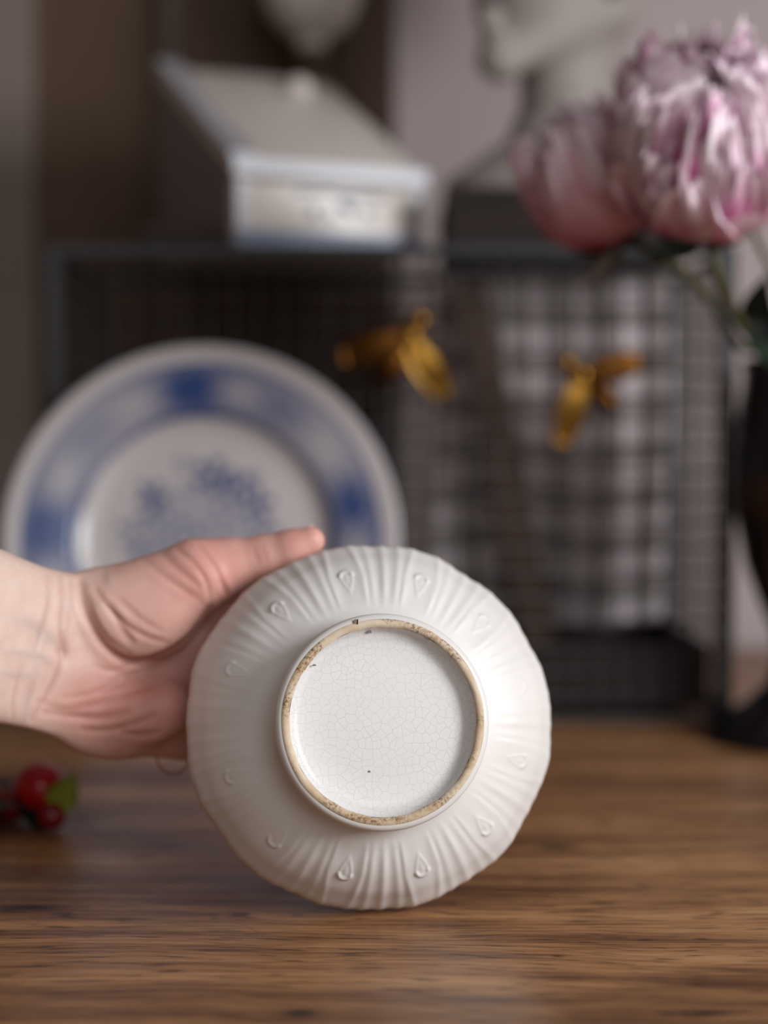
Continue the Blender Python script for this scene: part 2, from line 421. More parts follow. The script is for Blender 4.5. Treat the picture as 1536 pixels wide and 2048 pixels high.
    chip(740, 1259, [(-1.1, -.6), (1.1, -.55), (.9, .3), (.1, 1.2), (-.5, .5)], L-.0031, M['chip'], 'glaze_chip')
    chip(628, 1329, [(-.9, -.3), (1.0, -.1), (.5, .5), (-.4, .45)], L-.0026, M['chip'], 'glaze_chip')
    chip(860, 1272, [(-1.6, .2), (-.3, -.7), (1.5, -1.0), (1.2, -.4), (-.6, .5)], L-.0008, M['chip'], 'glaze_chip')
    chip(711, 1241, [(-.9, -.8), (.6, -1.0), (1.0, .9), (-.2, 1.0), (-.9, .3)], L+.00022, M['pit'], 'clay_chip')
    chip(714.5, 1241, [(-.25, -1.0), (.25, -1.0), (.35, .9), (-.15, 1.0)], L+.0003, M['black'], 'clay_chip')
    chip(749, 1251, [(-.25, -.2), (.2, -.25), (.25, .2), (-.2, .22)], L-.0014, M['red'], 'red_speck')
    chip(742, 1541, [(-.5, -.3), (.4, -.4), (.5, .2), (-.2, .4)], L-.0050, M['chip'], 'glaze_chip')
    return b, loc, MW
bowl_o, BLOC, BMW = bowl()

# ------------------------------------------------------------------ hand
def hand():
    mm = 1000.0
    h = .00125*mm
    xs = np.arange(-300, 34, h); ys = np.arange(566, 742, h); zs = np.arange(8, 172, h)
    X, Y, Z = np.meshgrid(xs, ys, zs, indexing='ij'); X = X.astype(np.float32); Y = Y.astype(np.float32); Z = Z.astype(np.float32)
    def W(px, py, yy): return np.array(P(px, py, yy))*mm
    def smin(a, b, k):
        hh = np.clip(.5+.5*(b-a)/k, 0, 1); return b+(a-b)*hh-k*hh*(1-hh)
    # loft: forearm, wrist and palm
    # px, top, bottom, depth centre, half thickness
    S = [(-420, 985, 1452, .590, 27), (-200, 1035, 1440, .612, 25), (0, 1098, 1444, .636, 21.5), (60, 1126, 1457, .646, 19.5), (110, 1142, 1474, .655, 18.5), (190, 1150, 1498, .667, 17.5),
         (260, 1165, 1511, .677, 16.5), (320, 1180, 1514, .686, 15.5), (400, 1185, 1525, .694, 14.5), (480, 1190, 1524, .700, 13), (560, 1200, 1515, .705, 11.5), (610, 1215, 1500, .707, 10)]
    sx = []; zt = []; zb = []; yc = []; hy = []
    for px, t_, b_, yy, hh in S:
        a = W(px, t_, yy); b = W(px, b_, yy); sx.append(a[0]); zt.append(a[2]); zb.append(b[2]); yc.append(yy*mm); hy.append(hh)
    def ip(vals): return np.interp(xs, sx, vals).astype(np.float32)[:, None, None]
    # smooth the interpolated outline a little
    def sm(a, k=9):
        p = np.pad(a[:, 0, 0], k, mode='edge'); w = np.hanning(2*k+1); w /= w.sum(); return np.convolve(p, w, 'valid').astype(np.float32)[:, None, None]
    T, B, C, H = (sm(ip(q)) for q in (zt, zb, yc, hy))
    zc = (T+B)/2; hz = (T-B)/2
    e = 2.35
    q = (np.abs((Z-zc)/hz)**e+np.abs((Y-C)/H)**e)**(1/e)
    d = (q-1)*np.minimum(hz, H)
    d = np.maximum(d, X-sx[-1]); d = np.maximum(d, sx[0]+2-X)
    def cone(a, b, ra, rb):
        a = np.asarray(a); b = np.asarray(b); ab = b-a; L2 = float(ab@ab)
        t = np.clip(((X-a[0])*ab[0]+(Y-a[1])*ab[1]+(Z-a[2])*ab[2])/L2, 0, 1).astype(np.float32)
        return np.sqrt((X-a[0]-t*ab[0])**2+(Y-a[1]-t*ab[1])**2+(Z-a[2]-t*ab[2])**2)-(ra+(rb-ra)*t)
    def ell(c, r, ang=0.0):
        ca, sa = math.cos(ang), math.sin(ang)
        x = (X-c[0])*ca+(Z-c[2])*sa; z = -(X-c[0])*sa+(Z-c[2])*ca; y = Y-c[1]
        k = np.sqrt((x/r[0])**2+(y/r[1])**2+(z/r[2])**2)
        return (k-1)*min(r)
    # heel of the little-finger side
    d = smin(d, ell(W(250, 1425, .668), (30, 15, 15.5), .12), 10)
    # ball of the thumb
    th = cone(W(225, 1222, .6665), W(395, 1155, .6705), 18.5, 15.2)
    th = smin(th, ell(W(292, 1242, .6665), (23, 15.5, 17), .25), 6)
    d = smin(d, th, 6)
    # thumb
    tb = smin(cone(W(395, 1148, .6715), W(452, 1133, .6735), 14.6, 11.2), cone(W(452, 1133, .6735), W(530, 1115, .6735), 11.2, 9.0), 5)
    tb = smin(tb, cone(W(530, 1115, .6735), W(585, 1099, .672), 9.0, 8.2), 4)
    tb = smin(tb, cone(W(585, 1099, .672), W(621, 1082, .671), 8.4, 6.2), 3)
    d = smin(d, tb, 5)
    # fingers: behind the rim, curling forward into the hollow of the bowl
    F = [([(560, 1226, .704), (655, 1238, .716), (730, 1262, .702), (770, 1275, .683)], (10.2, 9.0, 8.0, 6.8)),
         ([(575, 1306, .706), (690, 1318, .720), (775, 1330, .704), (818, 1338, .682)], (10.4, 9.2, 8.2, 7.0)),
         ([(570, 1386, .706), (675, 1395, .719), (757, 1400, .704), (800, 1404, .684)], (10.0, 8.9, 7.9, 6.8)),
         ([(545, 1462, .704), (622, 1468, .714), (685, 1467, .702), (722, 1464, .686)], (9.0, 7.9, 7.0, 6.0))]
    tips = []
    for pts, rad in F:
        p = [W(*q_) for q_ in pts]; fd = None
        for i in range(3):
            c = cone(p[i], p[i+1], rad[i], rad[i+1]); fd = c if fd is None else smin(fd, c, 2.5)
        d = np.where(fd < d-0, np.minimum(d, fd), d) if False else smin(d, fd, 4.0)
        tips.append((p[2], p[3], rad[3]))
    # web between thumb and index finger
    d = smin(d, cone(W(405, 1205, .688), W(520, 1225, .700), 9, 8), 8)
    # ---- surface nets
    nxx, nyy, nzz = d.shape
    s = d < 0
    c = np.zeros((nxx-1, nyy-1, nzz-1), np.int8)
    for i in (0, 1):
        for j in (0, 1):
            for k in (0, 1):
                c += s[i:nxx-1+i, j:nyy-1+j, k:nzz-1+k]
    act = (c > 0) & (c < 8); ids = np.argwhere(act)
    vid = -np.ones(act.shape, np.int64); vid[act] = np.arange(len(ids))
    acc = np.zeros((len(ids), 3)); cnt = np.zeros(len(ids))
    corners = [(i, j, k) for i in (0, 1) for j in (0, 1) for k in (0, 1)]
    for a in range(8):
        for b in range(a+1, 8):
            ca, cb = np.array(corners[a]), np.array(corners[b])
            if np.abs(ca-cb).sum() != 1: continue
            ia = ids+ca; ib = ids+cb
            da = d[ia[:, 0], ia[:, 1], ia[:, 2]]; db = d[ib[:, 0], ib[:, 1], ib[:, 2]]
            x = (da < 0) != (db < 0); t = np.where(x, da/(da-db+1e-12), 0)
            acc += np.where(x[:, None], ca+(cb-ca)*t[:, None], 0); cnt += x
    V = (ids+acc/cnt[:, None])*h+np.array([xs[0], ys[0], zs[0]])
    Q = []
    for ax in range(3):
        sl0 = [slice(None)]*3; sl1 = [slice(None)]*3; sl0[ax] = slice(0, -1); sl1[ax] = slice(1, None)
        ch = s[tuple(sl0)] != s[tuple(sl1)]; e_ = np.argwhere(ch)
        o1, o2 = [(1, 2), (2, 0), (0, 1)][ax]
        ok = (e_[:, o1] > 0) & (e_[:, o2] > 0) & (e_[:, o1] < d.shape[o1]-1) & (e_[:, o2] < d.shape[o2]-1); e_ = e_[ok]
        flip = s[tuple(sl0)][e_[:, 0], e_[:, 1], e_[:, 2]]
        def g(da, db):
            q_ = e_.copy(); q_[:, o1] -= da; q_[:, o2] -= db; return vid[q_[:, 0], q_[:, 1], q_[:, 2]]
        quad = np.stack([g(1, 1), g(0, 1), g(0, 0), g(1, 0)], 1)
        quad[~flip] = quad[~flip][:, ::-1]; Q.append(quad)
    Q = np.concatenate(Q)
    # ---- relax
    E = np.concatenate([Q[:, [0, 1]], Q[:, [1, 2]], Q[:, [2, 3]], Q[:, [3, 0]]]); E = np.concatenate([E, E[:, ::-1]])
    deg = np.bincount(E[:, 0], minlength=len(V))[:, None]
    for it in range(5):
        nb = np.stack([np.bincount(E[:, 0], weights=V[E[:, 1], k], minlength=len(V)) for k in range(3)], 1)/deg
        V = V+(.55 if it % 2 == 0 else -.45)*(nb-V)
    def normals(V):
        n = np.cross(V[Q[:, 2]]-V[Q[:, 0]], V[Q[:, 3]]-V[Q[:, 1]]); out = np.zeros_like(V)
        for k in range(4):
            for a in range(3): out[:, a] += np.bincount(Q[:, k], weights=n[:, a], minlength=len(V))
        return out/(np.linalg.norm(out, axis=1, keepdims=True)+1e-9)
    # one Catmull-like subdivision through Blender is avoided; creases are pressed straight into the skin
    N = normals(V)
    pxy = to_px(V/mm); front = np.clip((-N[:, 1]-.05)/.35, 0, 1)
    def dist(line):
        best = np.full(len(V), 1e9); par = np.zeros(len(V)); L = np.array(line, float); tot = len(L)-1
        for i in range(tot):
            a, b = L[i], L[i+1]; ab = b-a; t = np.clip(((pxy-a)@ab)/(ab@ab), 0, 1)
            dd = np.hypot(*(pxy-a-t[:, None]*ab).T); u = dd < best; best[u] = dd[u]; par[u] = (i+t[u])/tot
        return best, par
    def cr(line): return [tuple(p)[:2] for p in curve_pts([(a, b, 0) for a, b in line], 6)]
    creases = [  # line, width px, depth mm
        ([(160, 1165), (166, 1205), (182, 1248), (208, 1290), (245, 1318), (280, 1324), (325, 1312), (372, 1284), (405, 1248), (418, 1216)], 8, 1.7),
        ([(176, 1195), (192, 1240), (220, 1280), (262, 1306)], 5, .55),
        ([(192, 1178), (215, 1212), (250, 1247), (290, 1272), (335, 1285)], 5, .75), ([(215, 1212), (240, 1250), (262, 1282)], 7, .9), ([(238, 1196), (275, 1232), (322, 1262)], 5, .35),
        ([(290, 1120), (330, 1152), (372, 1182), (405, 1204)], 6, .35), ([(325, 1108), (362, 1142), (398, 1172)], 6, .4), ([(355, 1098), (392, 1130), (415, 1170), (420, 1200)], 5, .55), ([(398, 1092), (425, 1125), (444, 1165), (448, 1188)], 4, .45),
        ([(445, 1165), (455, 1190)], 5, .8), ([(508, 1095), (520, 1130)], 6, .3), ([(522, 1090), (534, 1128)], 5, .25),
        ([(188, 1330), (220, 1340), (262, 1330), (310, 1316)], 5, .45),
        ([(118, 1150), (126, 1200), (122, 1260), (128, 1305), (115, 1350), (92, 1400), (64, 1440)], 6, .6), ([(92, 1152), (98, 1200), (84, 1260), (70, 1300)], 6, .35), ([(140, 1160), (140, 1215), (128, 1300)], 5, .3), ([(44, 1335), (28, 1400), (26, 1440)], 5, .3), ([(120, 1290), (128, 1305), (134, 1316)], 12, 1.0),
        ([(78, 1405), (130, 1418), (185, 1410), (250, 1390), (310, 1372)], 6, .45), ([(90, 1425), (150, 1432), (200, 1435), (255, 1424)], 7, .8), ([(165, 1458), (210, 1460), (262, 1448), (310, 1430)], 6, .75), ([(240, 1462), (280, 1470), (320, 1464)], 6, .6), ([(130, 1395), (190, 1385), (255, 1365)], 5, .3), ([(200, 1380), (270, 1345), (340, 1320)], 9, .4)]
    red = np.zeros(len(V)); disp = np.zeros(len(V))
    for ln_, w, dp in creases:
        ds, par = dist(cr(ln_)); tap = np.sin(np.pi*np.clip(.08+.84*par, 0, 1))**.6
        g = np.exp(-(ds/w)**2)*tap*front; lip = np.exp(-((ds-2.1*w)/(1.1*w))**2)*tap*front
        disp -= dp*g; disp += .28*dp*lip; red = np.maximum(red, g*min(1, dp+.25))
    veins = [([(0, 1302), (60, 1308), (90, 1315), (112, 1330)], 8, .5), ([(0, 1345), (40, 1352), (90, 1350)], 8, .2), ([(75, 1330), (60, 1390), (48, 1445)], 8, .45), ([(20, 1240), (60, 1250), (95, 1275), (120, 1290)], 14, -.5), ([(215, 1140), (218, 1180)], 9, .4)]
    vein = np.zeros(len(V))
    for ln_, w, dp in veins:
        ds, par = dist(cr(ln_)); g = np.exp(-(ds/w)**2)*front*np.sin(np.pi*np.clip(.1+.8*par, 0, 1)); disp += dp*g*.6; vein = np.maximum(vein, g)
    # hollow of the wrist and soft lumps
    hol = np.exp(-(((pxy[:, 0]-95)/70)**2+((pxy[:, 1]-1395)/55)**2))*front; disp -= 1.2*hol
    hol = np.exp(-(((pxy[:, 0]-150)/55)**2+((pxy[:, 1]-1300)/40)**2))*front; disp -= .9*hol
    V = V+N*disp[:, None]
    # ---- colour
    px, py = pxy.T
    pink = 1/(1+np.exp(-(px-175-(1290-py)*.10)/45))
    palmred = np.exp(-(((px-255)/150)**2+((py-1420)/75)**2))+.7*np.exp(-(((px-430)/70)**2+((py-1130)/70)**2))+.5*np.exp(-(((px-600)/60)**2+((py-1085)/40)**2))
    A = np.array(lin('e3cbbd')[:3]); Bc = np.array(lin('dbaa9e')[:3]); Cc = np.array(lin('d48f84')[:3]); Dc = np.array(lin('96493d')[:3]); Vc = np.array(lin('9d9296')[:3])
    col = A+(Bc-A)*pink[:, None]; col = col+(Cc-col)*np.clip(palmred, 0, .75)[:, None]
    col = col+(Dc-col)*(red*.42)[:, None]; col = col+(Vc-col)*(vein*.35)[:, None]
    base = np.array(P(190, 1498, .667))
    o_ = thing('hand', 'bare left hand reaching in from the left, palm forward, gripping the white bowl', 'hand', tuple(base))
    b = obj('palm_and_fingers', V/mm, Q, M['skin'], o_, True, base); attr_col(b, 'skin_tone', col)
    b.name = 'arm_and_hand'; b.data.name = 'arm_and_hand'
    sub = b.modifiers.new('smooth', 'SUBSURF'); sub.levels = 0; sub.render_levels = 1
    # nails: thin curved plates bedded on the back of each fingertip
    def nail(p0, p1, r, back, wdt):
        p0 = Vector(p0); p1 = Vector(p1); ax = (p1-p0).normalized(); bk = Vector(back); bk = (bk-ax*bk.dot(ax)).normalized(); sd = ax.cross(bk)
        v = []; f = []
        c = p1-ax*(r*.18)
        for lay, off in ((0, -.35), (1, .22)):
            for i in range(7):
                for j in range(7):
                    u = i/6*2-1; w = j/6*2-1; a = w*.95*wdt*(1-.18*max(0, -u)**2)
                    pos = c+ax*(u*r*.85)+bk*((r+off)*math.cos(a)*(1-.07*max(0, u)))+sd*((r+off)*math.sin(a))
                    v.append(pos/mm)
        for lay in (0, 1):
            for i in range(6):
                for j in range(6):
                    a = lay*49+i*7+j; q_ = (a, a+1, a+8, a+7); f.append(q_ if lay else q_[::-1])
        rim = [j for j in range(7)]+[i*7+6 for i in range(1, 7)]+[42+j for j in range(5, -1, -1)]+[i*7 for i in range(5, 0, -1)]
        for a, b2 in zip(rim, rim[1:]+rim[:1]): f.append((b2, a, a+49, b2+49))
        return v, f
    v, f = nail(W(585, 1099, .672), W(621, 1082, .671), 5.7, (0, .75, .66), .85); obj('nail', v, f, M['nail'], b, True, base)
    for a, b_, r in tips:
        v, f = nail(a, b_, r, (.9, .35, 0), .85); obj('nail', v, f, M['nail'], b, True, base)
    return o_
hand_o = hand()

# thin copper loop by the little finger
pts = [P(346+33*math.cos(a), 1510+38*math.sin(a), .683+.004*math.cos(a)) for a in np.linspace(.3, 2*math.pi+.3, 41)]
v, f = tube(pts, .0004, 6); base = np.array(pts[10]); o = obj('copper_ring', v, f, M['copper'], None, True, base); o.location = base
tag(o, 'thin copper wire loop hanging below the heel of the hand', 'ring')

# ------------------------------------------------------------------ plate
def plate():
    tilt = R_(11); Rr = .1255; GROW = 1.015
    bot = P(395, 1480, .995); bot.z = 0
    prof = [(0, .004), (.040, .0042), (.068, .0048), (.0745, .0062), (.0795, .0095), (.0835, .0128), (.089, .0150), (.100, .0172), (.114, .0195), (.1225, .0210), (.1250, .0209), (.1255, .0198), (.1245, .0185), (.114, .0165), (.090, .0118), (.080, .005), (.075, .0015), (.073, 0), (.070, 0), (.068, .0018), (.03, .0012), (0, .001)]
    pr = []
    for (r0, z0), (r1, z1) in zip(prof, prof[1:]):
        k = max(1, int(math.hypot(r1-r0, z1-z0)/.0011) if z0 > .0039 else 2)
        for i in range(k): pr.append((max(1e-5, r0+(r1-r0)*i/k), z0+(z1-z0)*i/k))
    pr.append((1e-5, .001))
    n = 384; v, f = lathe(pr, n, close=False); v = np.array(v)
    top = np.tile(np.arange(len(pr)) < 130, n)
    r = np.hypot(v[:, 0], v[:, 1])/Rr; a = np.arctan2(v[:, 1], v[:, 0])
    blue = np.zeros(len(v))
    def blob(x, y, s, k=1.0):
        return k*np.exp(-(((v[:, 0]/Rr-x)**2+(v[:, 1]/Rr-y)**2)/s**2))
    wob = .5+.5*np.sin(37*a+9*np.sin(5*a))*np.sin(80*r+6*np.sin(11*a))
    band = ((r > .645) & (r < .905)).astype(float)
    fl = np.clip(np.cos(8.5*a+1.1), -1, 1)
    light = np.exp(-(((r-.775)/.075)**2))*np.clip(np.cos(9*a+.6)*1.5-.35, 0, 1)
    rich = np.exp(-(((r-.78)/.08)**2))*np.clip(-np.cos(9*a+.6)*1.4-.1, 0, 1)
    blue += band*(.60+.18*wob+.34*rich)*(1-.5*light)*(.85+.3*np.sin(4*a+1.7))
    blue += .5*np.exp(-((r-.905)/.010)**2)+.55*np.exp(-((r-.645)/.016)**2)+.3*np.exp(-((r-.985)/.006)**2)
    # printed flower spray in the well
    spray = np.zeros(len(v))
    for x, y, s, k in [(.03, .34, .11, .9), (.16, .29, .10, .9), (.27, .20, .09, .9), (-.27, .24, .085, 1.0), (-.24, .15, .08, .7), (.10, .12, .10, .5), (.3, .06, .09, .6), (-.36, .05, .1, .5), (-.1, .02, .12, .6), (-.12, .40, .05, .5), (.25, .33, .05, .6),
                       (-.28, -.1, .12, .6), (.05, -.12, .14, .7), (.3, -.12, .1, .6), (-.1, -.28, .14, .7), (.18, -.3, .12, .6), (-.33, -.25, .08, .5)]:
        ang = np.arctan2(v[:, 1]/Rr-y, v[:, 0]/Rr-x); dd = np.hypot(v[:, 0]/Rr-x, v[:, 1]/Rr-y)
        pet = s*(.75+.35*np.cos(5*ang+x*20)); spray = np.maximum(spray, k*np.clip((pet-dd)/.02+.5, 0, 1)*(.65+.35*np.cos(dd/s*9)))
    spray = np.maximum(spray, .30*np.clip((.43-np.hypot(v[:, 0]/Rr-.0, v[:, 1]/Rr+.06))/.08, 0, 1)*(.5+.5*wob))
    blue = np.where(r < .6, np.clip(spray*1.45, 0, 1), blue); blue = np.where(top, np.clip(blue, 0, 1), 0)
    w = np.array(lin('c0b8b7')[:3]); b1 = np.array(lin('2b4476')[:3]); edge = np.array(lin('b9ada6')[:3])
    col = w+(b1-w)*blue[:, None]
    p = thing('plate', 'large blue and white transfer-printed dinner plate leaning on the wire basket', 'plate', bot)
    p.rotation_euler = (math.pi/2-tilt, 0, 0)
    # local: z towards the viewer after rotation, y up; base of rim at the origin
    v2 = v.copy(); v2[:, 1] += Rr; v2[:, 2] -= .0198; v2 *= GROW
    t = NT('blue_printed_glaze'); c = t.n('ShaderNodeAttribute', attribute_name='print').outputs[0]
    t.base(c, .22, spec=.45)
    o = obj('plate_body', v2, f, t.m, p); attr_col(o, 'print', col)
    return p
plate()

# ------------------------------------------------------------------ wire basket
BY0, BY1 = 1.058, 1.262
BX0, BX1 = P(88, 500, BY0).x, P(1476, 500, BY0).x
BTOP = P(768, 490, BY0).z
def basket():
    base = ((BX0+BX1)/2, BY0, 0)
    b = thing('wire_basket', 'grey wire mesh basket standing upright behind the leaning plate and the bowl', 'basket', base)
    hw = (BX1-BX0)/2; dp = BY1-BY0; H = BTOP
    def bar(x0, x1, y0, y1, z0, z1, name='frame_bar'):
        v, f = box(x0, x1, y0, y1, z0, z1, .001); obj(name, v, f, M['frame'], b, False)
    fw = .010; ft = .004
    for s in (-1, 1):
        for y in (0, dp-ft): bar(min(s*hw, s*(hw-fw)), max(s*hw, s*(hw-fw)), y, y+ft, 0, H)
    for y in (0, dp-ft):
        bar(-hw+fw, hw-fw, y, y+ft, H-.007, H); bar(-hw+fw, hw-fw, y, y+ft, 0, .004)
    for s in (-1, 1):
        for z in (0, H-.007):
            bar(min(s*hw, s*(hw-ft)), max(s*hw, s*(hw-ft)), ft, dp-ft, z, z+.007)
    sp = .0158; r = .00100
    def wmesh(name, a, c): return mesh(name, *tube([a, c], r, 6), M['wire'])
    mz = wmesh('wire', (0, 0, .004), (0, 0, H-.003)); mx = wmesh('wire', (-hw+.004, 0, 0), (hw-.004, 0, 0)); my = wmesh('wire', (0, .002, 0), (0, dp-.002, 0))
    def put(me, loc): o = link('wire', me, b); o.location = loc
    nx = int((2*hw-.02)/sp); nz = int((H-.014)/sp); ny = int((dp-.01)/sp)
    for y in (.0045, dp-.0045):
        for i in range(nx+1): put(mz, (-hw+.012+(2*hw-.024)*i/nx, y, 0))
        for k in range(1, nz): put(mx, (0, y+(.0012 if y < .1 else -.0012), H*k/nz))
    for s in (-1, 1):
        for j in range(1, ny): put(mz, (s*(hw-.003), dp*j/ny, 0))
        for k in range(1, nz): put(my, (s*(hw-.0045), 0, H*k/nz))
    for i in range(1, nx): put(my, (-hw+.012+(2*hw-.024)*i/nx, 0, H-.003))
    return b
basket()

tb = ((BX0+BX1)/2, 1.160, .0085)
tr = thing('wooden_tray', 'low dark brown wooden tray lying on the floor of the wire basket', 'tray', tb)
th_ = (BX1-BX0)/2-.014
for nm, q in (('tray_floor', (-th_, th_, -.086, .086, 0, .006)), ('tray_side', (-th_, th_, -.092, -.085, 0, .042)), ('tray_side', (-th_, th_, .085, .092, 0, .042)), ('tray_side', (-th_, -th_+.007, -.085, .085, 0, .042)), ('tray_side', (th_-.007, th_, -.085, .085, 0, .042))):
    v, f = box(*q, .0008); obj(nm, v, f, M['block'], tr, False)

# check cloth hanging in the basket: gently folded sheet with thickness
def cloth():
    x0, x1, yc, zt, zb = .036, .209, 1.175, BTOP-.006, .053
    nu, nv = 60, 50; V = []; Wv = []
    for side in (0, 1):
        for j in range(nv+1):
            for i in range(nu+1):
                u = i/nu; w = j/nv
                y = yc+.006*math.sin(u*15+.6*math.sin(3*w))*(.3+w*.7)+.003*math.sin(u*31+1)+side*.0012
                z = zt+(zb-zt)*w+(.004*math.sin(u*7))*w
                V.append((x0+(x1-x0)*u+.003*math.sin(w*5), y, z)); Wv.append(((x1-x0)*u+.004, (zb-zt)*w, 0))
    F = []; S = (nu+1)*(nv+1)
    for j in range(nv):
        for i in range(nu):
            a = j*(nu+1)+i; q = (a, a+1, a+nu+2, a+nu+1); F.append(q[::-1]); F.append(tuple(k+S for k in q))
    rim = list(range(nu+1))+[j*(nu+1)+nu for j in range(1, nv+1)]+[nv*(nu+1)+i for i in range(nu-1, -1, -1)]+[j*(nu+1) for j in range(nv-1, 0, -1)]
    for a, c in zip(rim, rim[1:]+rim[:1]): F.append((a, c, c+S, a+S))
    base = np.array([(x0+x1)/2, yc, zt]); o = obj('tea_towel', V, F, M['gingham'], None, True, base); o.location = base
    a = o.data.attributes.new('weave', 'FLOAT_VECTOR', 'POINT'); a.data.foreach_set('vector', np.array(Wv, np.float32).ravel())
    return tag(o, 'grey and white checked tea towel hanging inside the right half of the wire basket', 'cloth')
cloth()
# slim dark wooden slat leaning in front of the cloth
pa, pb = P(955, 640, 1.150), P(1095, 1316, 1.135); pb.z = .0165
pa2 = pa+(pa-pb)*.10
d = (pa2-pb).normalized(); s = Vector((1, 0, 0)); s = (s-d*s.dot(d)).normalized(); n_ = d.cross(s)
V = []
for t_, wd in ((0, .010), (.05, .0115), (.95, .0115), (1, .010)):
    c = pb+(pa2-pb)*t_
    for a_, b_ in ((-1, -1), (1, -1), (1, 1), (-1, 1)): V.append(c+s*a_*wd+n_*b_*.003)
F = [(3, 2, 1, 0), (12, 13, 14, 15)]+[(i*4+k, i*4+(k+1) % 4, (i+1)*4+(k+1) % 4, (i+1)*4+k) for i in range(3) for k in range(4)]
base = np.array(pb); o = obj('wooden_stick', np.array([list(q) for q in V]), F, M['plank'], None, False, base); o.location = base
tag(o, 'slim dark brown wooden stick leaning in front of the checked tea towel', 'stick')

# tall dark panel leaning on the wall
def panel():
    x0, x1 = P(388, 300, 1.44).x, P(790, 300, 1.44).x
    t = thing('wooden_board', 'tall dark brown wooden board standing against the wall behind the basket', 'board', ((x0+x1)/2, 1.40, 0))
    hw = (x1-x0)/2; H = .72
    v, f = box(-hw, hw, 0, .018, 0, H, .002); o = obj('board', v, f, M['plank'], t, False)
    for z in (.06, H-.10):
        v, f = box(-hw+.012, hw-.012, .018, .03, z, z+.04, .002); obj('batten', v, f, M['plank'], t, False)
    return t
panel()

